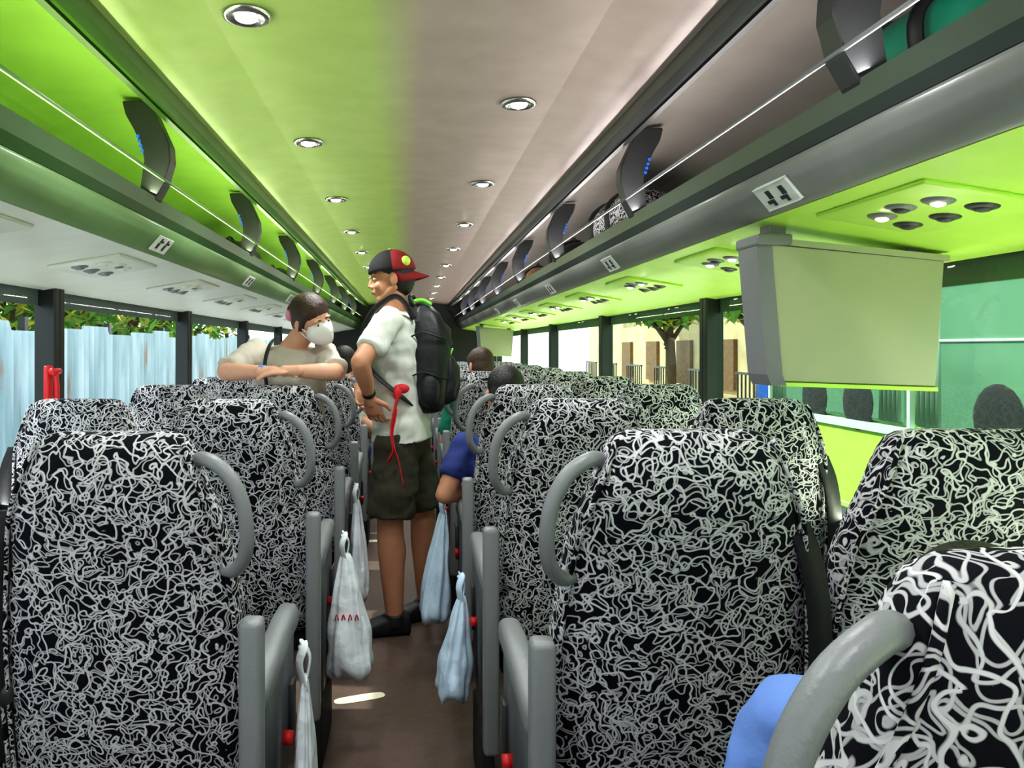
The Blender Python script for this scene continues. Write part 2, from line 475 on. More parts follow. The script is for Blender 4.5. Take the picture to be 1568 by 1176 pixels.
o=new_obj('cap_brim',bm,[M['capr']],True,man); o.modifiers.new('so','SOLIDIFY').thickness=.005
bm=bmesh.new(); ellips(bm,T((.064,-.078,.07)),S((.02,.022,.024)),0,Rm); ellips(bm,T((-.064,-.078,.07)),S((.02,.022,.024)),0,Rm); ellips(bm,T((0,-.012,.139)),S((.008,.008,.004)),0,Rm); new_obj('cap_patches',bm,[M['cappatch']],True,man)  # yellow-green patches on the cap sides and a small one on top
bm=bmesh.new(); w=V(J['wL']); d=(w-V(J['eL'])).normalized(); cyl(bm,w-d*.03,w-d*.01,.030,.030); new_obj('watch',bm,[M['black']],True,man)
# backpack
bp=empty('backpack')
BX=-.035
def bpr(P,m,nm,e=3.0,n=40,nz=.014):
    bm=bmesh.new(); R=[]
    for z,cx,dx,wy in P:
        ring=sell((cx+BX,3.625,z),dx,wy,(1,0,0),(0,1,0),n,e)
        R.append([p+V((1,.5,0))*nz*noise.noise(p*14) for p in ring])
    R2=[]
    for a,b in zip(R[:-1],R[1:]):
        for k in range(3): R2.append([x.lerp(y_,k/3)+V((1,.6,0))*.006*noise.noise(x.lerp(y_,k/3)*33) for x,y_ in zip(a,b)])
    R2.append(R[-1])
    rings(bm,R2); return new_obj(nm,bm,[m],True,bp)
bpr([(1.03,.115,.05,.10),(1.04,.12,.075,.125),(1.08,.125,.09,.14),(1.2,.135,.10,.15),(1.32,.135,.10,.15),(1.42,.125,.09,.14),(1.49,.11,.07,.12),(1.53,.095,.045,.09),(1.545,.09,.02,.05)],M['pack'],'main_body')
bpr([(1.07,.20,.03,.09),(1.09,.21,.045,.11),(1.16,.225,.05,.118),(1.24,.225,.045,.115),(1.29,.215,.03,.10),(1.31,.20,.015,.08)],M['pack'],'front_pocket')
bpr([(1.33,.20,.02,.08),(1.35,.205,.035,.10),(1.42,.195,.035,.10),(1.46,.17,.02,.08)],M['pack'],'top_pocket')
bm=bmesh.new()
def bx(P): return [(x+BX,y_,z) for x,y_,z in P]
ellips(bm,(.13+BX,3.475,1.14),(.05,.03,.08),0); ellips(bm,(.13+BX,3.785,1.14),(.05,.03,.08),0)
for sy in (3.485,3.77):
    tube(bm,[(.06+BX,sy,1.46),(.01+BX,sy-.005,1.545),(-.08,sy,1.56),(-.175,sy+.01,1.48),(-.205,sy+.015,1.36),(-.175,sy-.02,1.24),(-.05,sy-.06*(1 if sy<3.6 else -1),1.13),(.05+BX,sy,1.08)],.026,0,10,6,flat=.007)
tube(bm,bx([(.05,3.60,1.53),(.04,3.60,1.57),(.06,3.66,1.575),(.07,3.67,1.53)]),.008,0,8,5)
for zz in (1.20,1.38):
    tube(bm,bx([(.04,3.475,zz),(.10,3.462,zz+.02),(.17,3.466,zz),(.215,3.50,zz-.01)]),.008,1,8,5,flat=.003)
new_obj('straps_and_side_pockets',bm,[M['pack'],M['dgrey']],True,bp)
bm=bmesh.new()
tube(bm,bx([(.06,3.54,1.545),(.10,3.535,1.55),(.14,3.54,1.53)]),.010,0,8,5)
tube(bm,bx([(.225,3.54,1.30),(.24,3.6,1.325),(.235,3.7,1.30)]),.006,0,8,5)
new_obj('green_highlight',bm,[M['packg']],True,bp)  # green highlight on the pack, built in as lime-coloured tubes
bm=bmesh.new()
tube(bm,[(-.04,3.40,1.14),(-.06,3.39,1.06),(-.075,3.385,.96),(-.065,3.385,.88),(-.09,3.38,.83)],.014,0,8,5,flat=.003)
tube(bm,[(-.05,3.40,1.06),(-.07,3.385,.93),(-.045,3.38,.84),(-.02,3.38,.72)],.010,0,8,5,flat=.003)
ellips(bm,(-.03,3.42,1.15),(.035,.012,.022))
ellips(bm,(-.05,3.41,1.13),(.02,.012,.03))
new_obj('red_straps',bm,[M['strap']],True,bp)

# --- kneeling woman leaning over the seat
J=dict(sL=(-.375,3.50,1.29),sR=(-.71,3.56,1.31),hL=(-.47,3.62,.90),hR=(-.64,3.62,.90),fwd=(0,-1,0),
 eL=(-.315,3.33,1.225),wL=(-.49,3.235,1.235),eR=(-.80,3.36,1.225),wR=(-.60,3.265,1.230),
 hdL=(-1,.05,-.05),hnL=(0,.25,-1),tsL=-1,hdR=(1,-.05,.05),hnR=(0,.25,-1),tsR=1,
 kL=(-.46,3.50,.60),aL=(-.46,3.84,.62),kR=(-.64,3.50,.60),aR=(-.64,3.84,.62),fdL=(0,1,.0),fdR=(0,1,.0),fdn=(0,0,.6),
 head=(-.425,3.42,1.455),hf=(.66,-.66,-.26),hu=(-.45,-.1,1))
wom,(T,Rm,S)=human('kneeling_woman',J,dict(skin=M['skin2'],top=M['tan'],bottom=M['navy'],legs=.9,hair='tied',hairm='hairb',hem=.03,sleeve=.9,loose=.02,k=.96,curl=.25))
bm=bmesh.new()
R=[]
for yy,rx,rz in ((.045,.070,.064),(.07,.064,.062),(.095,.048,.054),(.118,.028,.040),(.132,.006,.018)):
    ring=[]
    for i in range(28):
        a=2*math.pi*i/28; ring.append(T((rx*math.cos(a),yy-.012*abs(math.cos(a))**2,-.043+rz*math.sin(a))))
    R.append(ring)
rings(bm,R)
for sx in(-1,1):
    for z1 in (.0,-.08): tube(bm,[T((sx*.05,.05,-.045+.3*z1)),T((sx*.07,.02,-.02+.4*z1)),T((sx*.083,-.012,.01+.3*z1))],.0022,0,6,4)
new_obj('face_mask',bm,[M['white']],True,wom)
bm=bmesh.new(); ellips(bm,T((.055,-.095,.02)),S((.025,.022,.03)),0,Rm); ellips(bm,T((-.055,-.095,.02)),S((.025,.022,.03)),0,Rm); new_obj('hair_clip',bm,[M['pink']],True,wom)
bm=bmesh.new(); w=V(J['wR']); d=(w-V(J['eR'])).normalized(); cyl(bm,w-d*.035,w-d*.01,.029,.029); new_obj('wristband',bm,[M['lblue']],True,wom)
bm=bmesh.new(); tube(bm,[(-.60,3.52,1.385),(-.62,3.43,1.34),(-.635,3.40,1.26),(-.63,3.42,1.15)],.009,0,8,5,flat=.003); new_obj('bag_strap',bm,[M['pack']],True,wom)

def seated(name,x,y,st,lean=0.0,dz=0,elbow=None,head_f=(0,1,-.15),wrist=None):
    hy=y+.26
    sL=(x-.17,hy-.03+lean,1.03+dz); sR=(x+.17,hy-.03+lean,1.03+dz)
    J=dict(sL=sL,sR=sR,hL=(x-.085,hy,.62),hR=(x+.085,hy,.62),fwd=(0,1,0),
      eL=elbow or (x-.22,hy+.05+lean,.76+dz),wL=wrist or (x-.10,hy+.27,.74),eR=(x+.20,hy+.05+lean,.76+dz),wR=(x+.10,hy+.27,.74),
      hdL=(.4,.9,-.1),hnL=(.3,0,-1),tsL=-1,hdR=(-.4,.9,-.1),hnR=(-.3,0,-1),tsR=1,
      kL=(x-.10,hy+.40,.58),aL=(x-.10,hy+.40,.10),kR=(x+.10,hy+.40,.58),aR=(x+.10,hy+.40,.10),fdL=(0,1,0),fdR=(0,1,0),
      head=(x,hy+.02+lean*1.2,1.245+dz),hf=head_f)
    st['lo']=True; st.setdefault('k',.95)
    return human(name,J,st)
seated('seated_man',.41,2.98,dict(skin=M['skin'],top=M['navy'],bottom=M['olive'],legs=.95,sleeve=.66),dz=-.11,elbow=(.145,3.14,.73),wrist=(.30,3.34,.72))
seated('seated_woman',.46,4.70,dict(skin=M['skin2'],top=M['teal'],bottom=M['navy'],legs=1.9,sleeve=.8,hair='long',hairm='hairb'),dz=-.03,head_f=(-.5,1,-.1))
seated('seated_passenger',-.44,5.0,dict(skin=M['skin2'],top=M['white'],bottom=M['navy'],legs=1.9,sleeve=.8),dz=-.02,elbow=(-.24,5.2,.8))
J=dict(sL=(.49,.96,.865),sR=(.80,.95,.87),hL=(.515,.78,.60),hR=(.685,.78,.60),fwd=(0,1,-.5),bend=(0,-.03,.03),
  eL=(.415,1.00,.67),wL=(.56,1.2,.66),eR=(.82,1.06,.68),wR=(.68,1.2,.66),hdL=(.5,.6,-.1),hnL=(0,0,-1),tsL=-1,hdR=(-.5,.6,-.1),hnR=(0,0,-1),tsR=1,
  kL=(.52,1.16,.57),aL=(.52,1.15,.10),kR=(.70,1.16,.57),aR=(.70,1.15,.10),fdL=(0,1,0),fdR=(0,1,0),head=(.80,1.08,.93),hf=(0.1,.8,-.7),hu=(0,.5,1))
human('leaning_passenger',J,dict(skin=M['skin'],top=M['lblue'],bottom=M['navy'],legs=1.9,sleeve=1.8,k=.93,lo=True))

# ---------------------------------------------------------------- room shell
Y0,Y1=-1.6,11.6
WX=1.27
def shell():
    bm=bmesh.new(); box(bm,(-WX-.05,Y0,-.08),(WX+.05,Y1,0)); new_obj('floor',bm,[M['floor']],False)
    bm=bmesh.new()
    xs=[-.62,-.4,-.2,0,.2,.4,.62]
    prof=[(x,2.012-.05*abs(x/.62)**6*.6) for x in xs]
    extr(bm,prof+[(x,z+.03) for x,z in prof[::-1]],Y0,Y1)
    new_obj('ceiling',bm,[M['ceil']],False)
    bm=bmesh.new()
    P=[(-WX-.06,1.5),(-WX-.06,1.85),(-1.15,2.06),(-.9,2.13),(0,2.18),(.9,2.13),(1.15,2.06),(WX+.06,1.85),(WX+.06,1.5)]
    Pi=[(x*.985,z-.02) for x,z in P[::-1]]
    extr(bm,P+Pi,Y0,Y1); new_obj('roof_shell',bm,[M['wall']],False)
    for s,nm in ((-1,'left'),(1,'right')):
        bm=bmesh.new()
        lo,hi=sorted((s*WX,s*(WX+.06)))
        box(bm,(lo,Y0,0),(hi,Y1,.82))
        lo,hi=sorted((s*(WX-.05),s*(WX+.06)))
        box(bm,(lo,Y0,.80),(hi,Y1,.835),bev=.008)
        new_obj('wall_'+nm,bm,[M['wall']],False)
    bm=bmesh.new(); box(bm,(-WX-.06,Y1,0),(WX+.06,Y1+.06,2.15)); 
    new_obj('wall_front',bm,[M['darkwall']],False)
    bm=bmesh.new(); box(bm,(-WX-.06,Y0-.06,0),(WX+.06,Y0,.95)); box(bm,(-WX-.06,Y0-.06,1.75),(WX+.06,Y0,2.15))
    new_obj('wall_back',bm,[M['wall']],False)
    k=1
    for s,ys,gm in ((-1,[-1.6,-.45,1.15,2.76,4.41,5.98,7.6,9.2,10.9],'glassL'),(1,[-1.6,-.25,1.42,3.27,5.02,6.82,8.55,10.9],'glassR')):
        for a,b in zip(ys[:-1],ys[1:]):
            e=empty('window_%d'%k); k+=1
            bm=bmesh.new(); x=s*(WX+.03)
            v=[bm.verts.new(p) for p in((x,a,.82),(x,b,.82),(x,b,1.56),(x,a,1.56))]; bm.faces.new(v)
            new_obj('glass',bm,[M[gm]],False,e)
            bm=bmesh.new()
            x0,x1=sorted((s*(WX-.02),s*(WX+.055)))
            wd=.04
            box(bm,(x0,a-.001,.82),(x1,a+wd,1.56),bev=.006)
            box(bm,(x0,b-wd,.82),(x1,b,1.56),bev=.006)
            box(bm,(x0,a,1.545),(x1,b,1.56)); box(bm,(x0,a,.82),(x1,b,.85))
            new_obj('frame',bm,[M['frame']],False,e)
shell()

def strip(x,z,d,col,en,parent,y0=-1.4,y1=11.2,w=.02):  # unseen area light added as cabin fill, no real fitting
    l=bpy.data.lights.new('added_fill_strip','AREA'); l.shape='RECTANGLE'; l.size=w; l.size_y=y1-y0; l.energy=en; l.color=col
    o=bpy.data.objects.new('added_fill_strip',l); COL.objects.link(o); o.location=(x,(y0+y1)/2,z)
    n=V((-d[0],0,-d[1])).normalized(); yv=V((0,1,0)); xv=yv.cross(n)
    o.rotation_euler=Matrix((xv,yv,n)).transposed().to_euler(); o.parent=parent

def rack(s):
    e=empty('luggage_rack')
    bm=bmesh.new()
    f=lambda P:[(s*x,z) for x,z in P]
    extr(bm,f([(.715,1.758),(.735,1.764),(.76,1.755),(.765,1.70),(.735,1.698),(.722,1.72)]),Y0,Y1)
    new_obj('beam',bm,[M['beamR' if s>0 else 'beamL']],False,e)
    bm=bmesh.new()
    P=[(.736,1.697)]
    for i in range(9):
        t=i/8*math.pi/2
        P.append((.733+.075*(1-math.cos(t)),1.69-.07*math.sin(t)))
    P+=[(.83,1.618),(.83,1.70)]
    extr(bm,f(P),Y0,Y1); o=new_obj('fascia',bm,[M['fasR' if s>0 else 'fasL']],True,e)
    bm=bmesh.new(); extr(bm,f([(.80,1.619),(1.0,1.587),(WX+.02,1.535),(WX+.02,1.6),(.82,1.66)]),Y0,Y1)
    new_obj('underside',bm,[M['limeb' if s>0 else 'pale']],False,e)
    bm=bmesh.new(); extr(bm,f([(.75,1.715),(WX,1.70),(WX,1.68),(.75,1.69)]),Y0,Y1)
    new_obj('shelf',bm,[M['dgrey' if s>0 else 'lime']],False,e)
    bm=bmesh.new()
    C=[(.62,1.985),(.66,2.03),(.8,2.045),(.95,2.04),(1.1,1.98),(1.2,1.88),(1.25,1.70)]
    extr(bm,f(C+[(x+.012,z+.02) for x,z in C[::-1]]),Y0,Y1); new_obj('back_lining',bm,[M['mauve' if s>0 else 'lime']],True,e)
    bm=bmesh.new()
    extr(bm,f([(.60,1.985),(.605,1.955),(.625,1.945),(.645,1.955),(.65,1.99),(.63,2.0)]),Y0,Y1)
    extr(bm,f([(.665,1.985),(.67,1.97),(.685,1.968),(.69,1.985),(.68,2.03)]),Y0,Y1)
    new_obj('rail',bm,[M['rail' if s>0 else 'railL']],False,e)
    bm=bmesh.new()
    tube(bm,[(s*.690,Y0,1.805),(s*.690,Y1,1.805)],.0045,smooth=False)
    new_obj('guard_rod',bm,[M['grey' if s>0 else 'fasL']],True,e)
    strip(s*.722,1.770,(-s*.42,.9),(.88,1,.62) if s<0 else (1,.95,.92),30 if s<0 else 34,e)  # added strip on the beam top, brightens the ceiling
    strip(s*.80,1.735,(0,1),(.8,1,.4) if s<0 else (1,.93,.88),6 if s<0 else 6,e)  # added strip inside the rack, brightens the lining
    strip(s*1.235,.85,(-s*.25,1),(.97,1,.95) if s<0 else (.93,1,.75),28 if s<0 else 46,e)  # added strip at the window sill, brightens the rack underside
    ys=[-.01,1.245,2.47,3.75,5.0,6.25,7.5,8.75,10.] if s>0 else [-.4,.9,2.2,3.5,4.8,6.1,7.4,8.7,10.]
    for y in ys:
        bm=bmesh.new()
        P=f([(.73,2.03),(.81,2.03),(.80,1.99),(.748,1.90),(.742,1.86),(.76,1.76),(.765,1.73),(.735,1.73),(.715,1.75),(.69,1.80),(.672,1.86),(.675,1.905),(.70,1.96)])
        extr(bm,P,y-.028,y+.028)
        bmesh.ops.bevel(bm,geom=bm.edges[:],offset=.004,segments=1,affect='EDGES')
        new_obj('bracket',bm,[M['dgrey']],False,e)
        bm=bmesh.new()
        for k in range(4):
            box(bm,(s*(.764-.004*k)-.004,y-.031,1.925-.014*k),(s*(.764-.004*k)+.004,y-.026,1.933-.014*k))
        new_obj('bracket_led',bm,[M['blue']],False,e)
    for y in ([1.56,2.85,4.05,5.3,6.5] if s>0 else [1.1,2.33,3.6,4.85]):
        bm=bmesh.new()
        t=math.radians(40)
        c=V((s*(.733+.075*(1-math.cos(t))),y,1.69-.07*math.sin(t)))
        nrm=V((-s*math.cos(t),0,-math.sin(t))).normalized()
        R=Matrix((nrm,V((0,1,0)),nrm.cross(V((0,1,0))))).transposed()
        box(bm,c+nrm*.004-V((.003,.065,.027)),c+nrm*.004+V((.003,.065,.027)),0,.002,R)
        for dy in (-.028,.026):
            for (a,b,w,h) in ((-.006,-.006,.008,.010),(.004,.010,.014,.004),(-.004,.016,.005,.005)):
                cc=c+nrm*.0075+R@V((0,dy+a,b))
                box(bm,cc-V((.001,w,h)),cc+V((.001,w,h)),1,0,R)
        new_obj('row_label',bm,[M['plate'],M['icon']],False,e)
    sl=-.16
    for i in range(9):
        y=(.58 if s>0 else .72)+.86*i
        bm=bmesh.new()
        def Pt(x,yy,d=0): 
            z=1.619+(x-.80)*sl if x<1 else 1.587+(x-1.0)*(-.057/.29)
            return V((s*x,yy,z-d))
        R=Matrix.Rotation(s*math.atan(.17),3,'Y')
        c=Pt(.96,y,.004); box(bm,c-V((.11,.17,.005)),c+V((.11,.17,.005)),0,.004,R)
        for dx,dy,kind in ((-.03,-.09,0),(-.03,.07,0),(.04,-.10,1),(.045,0,1),(.04,.10,1),(-.045,-.01,2)):
            c=Pt(.96+dx,y+dy,.008)
            ellips(bm,c,(.026,.030,.008),2 if kind!=1 else 1,R,18,8)
            if kind==0: ellips(bm,c-V((0,0,.005)),(.012,.014,.007),3 if s>0 else 2,R,14,8)
            else: ellips(bm,c-V((0,0,.004)),(.016,.018,.008),1,R,14,8)
        new_obj('reading_light_unit',bm,[M['limeb' if s>0 else 'pale'],M['icon'] if s>0 else M['grey'],M['grey'] if s>0 else M['pale'],M['lamp']],True,e)
rack(1); rack(-1)

def downlight(x,y):
    e=empty('ceiling_downlight')
    bm=bmesh.new(); z=2.008-.03*abs(x/.62)**6
    n=28; R=[]
    for r,dz in ((.049,0),(.047,-.006),(.036,-.008),(.028,.002),(.024,.004)):
        R.append([V((x+r*math.cos(2*math.pi*i/n),y+r*math.sin(2*math.pi*i/n),z+dz)) for i in range(n)])
    rings(bm,R,0,False)
    new_obj('bezel',bm,[M['metal']],True,e)
    bm=bmesh.new(); ellips(bm,(x,y,z-.004),(.023,.023,.009)); new_obj('bulb',bm,[M['lamp']],True,e)
    l=bpy.data.lights.new('downlight_lamp','SPOT'); l.energy=21; l.spot_size=math.radians(160); l.spot_blend=.9; l.shadow_soft_size=.05; l.color=(.93,.96,1)
    o=bpy.data.objects.new('lamp',l); o.location=(x,y,z-.025); COL.objects.link(o); o.parent=e
for i in range(-1,10): downlight(-.33,1.566+.965*i)
for i in range(-2,9): downlight(.306,2.13+1.035*i)

# ---------------------------------------------------------------- seats
def seat_mesh(s):
    bm=bmesh.new()
    T=1.19 if s>0 else 1.175
    st=[(0,.10,.012),(.004,.122,.026),(.014,.137,.04),(.03,.146,.05),(.06,.157,.056),(.10,.173,.056),(.14,.189,.056),(.19,.203,.057),(.25,.213,.06),(.32,.222,.062),(.40,.229,.064),(.5,.233,.064),(.6,.235,.064),(.68,.235,.062),(.73,.228,.054),(.745,.21,.03)]
    rs=[]
    def yc(q): return .035+q*.17-.02*math.exp(-((q-.12)/.09)**2)
    for q,w,d in st:
        rs.append(sell((0,yc(q),T-q),w,d,(1,0,0),(0,1,0),40,3.2 if q>.03 else 2.6))
    rings(bm,rs,0)
    for sx in(-1,1):
        P=[(sx*w*.955,yc(q)-d*.72,T-q) for q,w,d in st[2:14]]
        tube(bm,P,.0045,0,6,3)
    rs=[]
    for y,w,h,z in ((.13,.19,.03,.46),(.15,.215,.06,.46),(.25,.222,.065,.465),(.4,.225,.068,.47),(.52,.225,.066,.475),(.57,.21,.05,.47),(.585,.18,.025,.465)):
        rs.append(sell((0,y,z),w,h,(1,0,0),(0,0,1),32,3.2))
    rings(bm,rs,0)
    box(bm,(-.21,.16,.36),(.21,.54,.41),2,.01)
    box(bm,(-.03,.22,0.0),(.03,.5,.37),2,.01); box(bm,(-.06,.16,0.0),(.06,.54,.03),2,.008)
    ax=-s*.255
    box(bm,(ax-.022,.0,.20),(ax+.022,.05,.83),1,.012,None,3)
    rs=[]
    for y,w,h,z in ((.05,.018,.02,.66),(.07,.025,.03,.665),(.2,.027,.032,.68),(.36,.027,.03,.69),(.45,.026,.032,.685),(.475,.02,.022,.68)):
        rs.append(sell((ax,y,z),w,h,(1,0,0),(0,0,1),20,3))
    rings(bm,rs,1)
    x0,x1=ax-.016,ax+.016
    P=[(.06,.66),(.44,.67),(.43,.55),(.36,.38),(.30,.2),(.12,.2),(.07,.4)]
    L=[[bm.verts.new((x,y,z)) for y,z in P] for x in(x0,x1)]
    for i in range(len(P)):
        bm.faces.new((L[0][i],L[0][(i+1)%7],L[1][(i+1)%7],L[1][i])).material_index=4
    bm.faces.new(L[0]).material_index=4; bm.faces.new(L[1][::-1]).material_index=4
    cyl(bm,(ax-s*.014,.30,.47),(ax-s*.035,.30,.47),.016,.014,3)
    box(bm,(ax-s*.02-.006,.36,.42),(ax-s*.02+.006,.41,.56),4,.003)
    box(bm,(ax-.02,.1,0.0),(ax+.02,.4,.22),2,.01)
    ix=s*.232
    rs=[]
    for y,w,h,z in ((.07,.015,.02,.665),(.1,.02,.028,.67),(.36,.02,.026,.685),(.43,.015,.018,.68)):
        rs.append(sell((ix,y,z),w,h,(1,0,0),(0,0,1),16,3))
    rings(bm,rs,4)
    H=[(-.148,.03,1.135),(-.175,.005,1.142),(-.215,-.01,1.12),(-.243,-.015,1.075),(-.253,-.012,1.02),(-.248,.0,.97),(-.225,.025,.935),(-.20,.045,.93)]
    tube(bm,[(s*x,y,z+T-1.19) for x,y,z in H],.0135,1,12,6)
    rs=[(s*.185,.02,1.03),(s*.21,.02,.96),(s*.232,.035,.85),(s*.243,.06,.70),(s*.245,.1,.52)]
    pts=catmull(rs,5); r2=[]
    for p in pts: r2.append([p+V((-.024,-.01,0)),p+V((.024,.01,0)),p+V((.022,.016,0)),p+V((-.026,-.004,0))])
    rings(bm,r2,2)
    me=bpy.data.meshes.new('passenger_seat')
    bmesh.ops.recalc_face_normals(bm,faces=bm.faces[:]); bm.to_mesh(me); bm.free()
    for k in ('fabric','grey','belt','red','dgrey'): me.materials.append(M[k])
    for p in me.polygons: p.use_smooth=True
    return me
SR=seat_mesh(1); SL=seat_mesh(-1)
def wmesh(me,s):
    bm=bmesh.new(); bm.from_mesh(me)
    bmesh.ops.delete(bm,geom=[f for f in bm.faces if f.material_index in(1,3,4)],context='FACES')
    m2=bpy.data.meshes.new('passenger_seat_window'); bm.to_mesh(m2); bm.free()
    for m in me.materials: m2.materials.append(m)
    return m2
WR=wmesh(SR,1); WL=wmesh(SL,-1)
def place(me,x,y,rz=0):
    o=bpy.data.objects.new('passenger_seat',me); COL.objects.link(o); o.location=(x,y,0); o.rotation_euler=(0,0,rz)
RROWS=[.50,1.30,2.12,2.95,3.80,4.65,5.5,6.35,7.2,8.05]
LROWS=[1.40,2.32,3.22,4.1,5.0,5.9,6.8,7.7,8.6]
for y in RROWS: place(SR,.485,y)
for y in RROWS[1:]: place(WR,.965,y)
for y in LROWS: place(SL,-.545,y); place(WL,-1.005,y)

# ---------------------------------------------------------------- monitors
def monitor(y,name='drop_down_monitor'):
    e=empty(name); DX=.012
    bm=bmesh.new()
    F=[(.805+DX,1.568),(1.205+DX,1.530),(1.185+DX,1.240),(.825+DX,1.252)]
    r=[]
    for yy,k in ((y,.97),(y+.012,1.0),(y+.06,1.0),(y+.075,.97)):
        cx,cz=1.017,1.40
        r.append([V((cx+(a-cx)*k,yy,cz+(b-cz)*k)) for a,b in F])
    rings(bm,r,0)
    new_obj('shell',bm,[M['monitor']],False,e)
    bm=bmesh.new()
    box(bm,(.85,y+.073,1.28),(1.17,y+.08,1.49)); new_obj('screen',bm,[M['black']],False,e)
    bm=bmesh.new()
    r=[[V((x+dx+DX,yy,z)) for dx,yy in ((-.012,y+.002),(.02,y-.004),(.02,y+.10),(-.012,y+.10))] for x,z in ((.788,1.585),(.79,1.54),(.80,1.42),(.812,1.27),(.822,1.245))]
    rings(bm,r,0)
    box(bm,(.785,y-.012,1.562),(.865,y+.11,1.588),0,.006)
    r=[[V((x+DX,y-.004,z)),V((x+DX,y+.1,z)),V((x+DX,y+.1,z+.014)),V((x+DX,y-.004,z+.014))] for x,z in ((.85,1.562),(1.21,1.526))]
    rings(bm,r,1)
    box(bm,(.83,y+.03,1.57),(.87,y+.08,1.625),0,.004); box(bm,(1.15,y+.03,1.53),(1.19,y+.08,1.57),0,.004)
    r=[[V((x+DX,y-.002,z)),V((x+DX,y+.07,z)),V((x+DX,y+.07,z+.009)),V((x+DX,y-.002,z+.009))] for x,z in ((.83,1.244),(1.185,1.232))]
    rings(bm,r,2)
    new_obj('hinge_frame',bm,[M['grey'],M['monitor'],M['limeb']],False,e)
monitor(1.74); monitor(8.9)

# ---------------------------------------------------------------- bags in aisle
def plastic_bag(x,y,zt,zb,w,d,mk='bag',seed=0,text=True,lean=0):
    bm=bmesh.new(); n=48; R=[]
    K=22; z0=zt-.06
    for i in range(K+1):
        t=i/K; z=z0-(z0-zb)*t
        g=.16+.84*t**.75
        if t>.9: g*=1-.28*((t-.9)/.1)**2
        ww=w*g; dd=d*g
        ring=[]
        for j in range(n):
            a=2*math.pi*j/n
            fold=.13*math.sin(a*7+seed+t*1.5)+.10*math.sin(a*11-seed*2+t*3)
            k=1+fold*(1-t*.55)+.22*noise.noise(V((math.cos(a)*1.6+seed,math.sin(a)*1.6,t*4)))
            ca,sa=math.cos(a),math.sin(a)
            sx=abs(ca)**.8*(1 if ca>0 else -1); sy=abs(sa)**.8*(1 if sa>0 else -1)
            zz=z+(.025*noise.noise(V((ca*2+seed,sa*2,7)))*t)-(.02*t*t*abs(ca*sa)*2)
            ring.append(V((x+lean*t+dd/2*k*sx,y+ww/2*k*sy,zz)))
        R.append(ring)
    rings(bm,R,0)
    for sy in(-1,1):
        tube(bm,[(x,y+sy*w*.06,z0-.03),(x+.01*sy,y+sy*w*.12,zt-.03),(x-.002,y+sy*.012,zt+.002),(x-.006,y-sy*.004,zt+.008)],.013,0,8,5,flat=.003)
    if text:
        for k in range(4):
            t=.5; zz=z0-(z0-zb)*t; yy=y-w*.5*(.16+.84*t**.75)*1.05
            P=[(x+lean*t+d*(k-1.5)*.13-.005,yy-.001,zz-.010),(x+lean*t+d*(k-1.5)*.13,yy-.005,zz+.012),(x+lean*t+d*(k-1.5)*.13+.006,yy-.001,zz-.008)]
            tube(bm,P,.0022,1,5,3)
    new_obj('plastic_bag',bm,[M[mk],M['bagred']],True)
plastic_bag(-.215,2.62,.69,.24,.19,.17,'bag',1,True,.02)
plastic_bag(-.235,3.5,.70,.22,.18,.11,'bag',2,False,.01)
plastic_bag(-.232,1.72,.66,.28,.12,.06,'bag',3,False)
plastic_bag(.17,2.45,.60,.24,.16,.12,'bagb',4,False,-.03)
plastic_bag(.15,3.32,.69,.18,.2,.14,'bagb',5,False,-.04)

for (c,l,w,r,cc) in (((-.185,2.92,.0012),.20,.055,.35,'cream'),((-.26,5.3,.0012),.12,.06,.2,'cream')):  # thin cream patches lying on the aisle floor
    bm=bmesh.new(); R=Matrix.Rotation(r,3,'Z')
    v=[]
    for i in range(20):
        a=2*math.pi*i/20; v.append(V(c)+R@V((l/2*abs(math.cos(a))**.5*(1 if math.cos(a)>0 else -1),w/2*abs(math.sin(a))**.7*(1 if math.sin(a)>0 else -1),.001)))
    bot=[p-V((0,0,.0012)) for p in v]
    rings(bm,[bot,v]); new_obj('floor_patch',bm,[M[cc]],False)

def soft_bag(name,c,sz,m,seed=0,strap='black',extra=True):
    bm=bmesh.new(); R=[]
    K=14
    for i in range(K+1):
        t=-1+2*i/K; k=(1-abs(t)**4)**.4 if abs(t)<1 else .15
        k=max(k,.2)
        ring=sell((c[0],c[1]+t*sz[1]/2,c[2]),sz[0]/2*k,sz[2]/2*k,(1,0,0),(0,0,1),28,2.8)
        ring=[p+V((1,0,1))*.015*noise.noise(p*9+V((seed,0,0))) for p in ring]
        R.append(ring)
    rings(bm,R,0)
    if extra:
        for dy in(-.22,.22):
            tube(bm,[(c[0]-sz[0]/2-.004,c[1]+dy*sz[1],c[2]-sz[2]*.3),(c[0]-sz[0]/2-.008,c[1]+dy*sz[1],c[2]+sz[2]*.2),(c[0]-sz[0]*.3,c[1]+dy*sz[1],c[2]+sz[2]*.47),(c[0],c[1]+dy*sz[1],c[2]+sz[2]*.5+.004)],.012,1,8,5,flat=.003)
        tube(bm,[(c[0]-.02,c[1]-.22*sz[1],c[2]+sz[2]*.5),(c[0]-.02,c[1],c[2]+sz[2]*.5+.03),(c[0]-.02,c[1]+.22*sz[1],c[2]+sz[2]*.5)],.008,1,8,5)
    new_obj(name,bm,[M[m],M[strap]],True)
soft_bag('duffel_bag',(.96,1.30,1.82),(.30,.40,.20),'teal',1)
soft_bag('patterned_bag',(.90,3.12,1.83),(.24,.60,.22),'fabric',2)
soft_bag('duffel_bag',(.93,4.25,1.81),(.24,.4,.19),'pack',3)
soft_bag('duffel_bag',(.93,5.4,1.80),(.24,.4,.18),'brown',4)
soft_bag('duffel_bag',(-.95,4.2,1.81),(.24,.5,.19),'pack',5)
soft_bag('duffel_bag',(-.95,5.5,1.80),(.24,.5,.18),'pack',6)

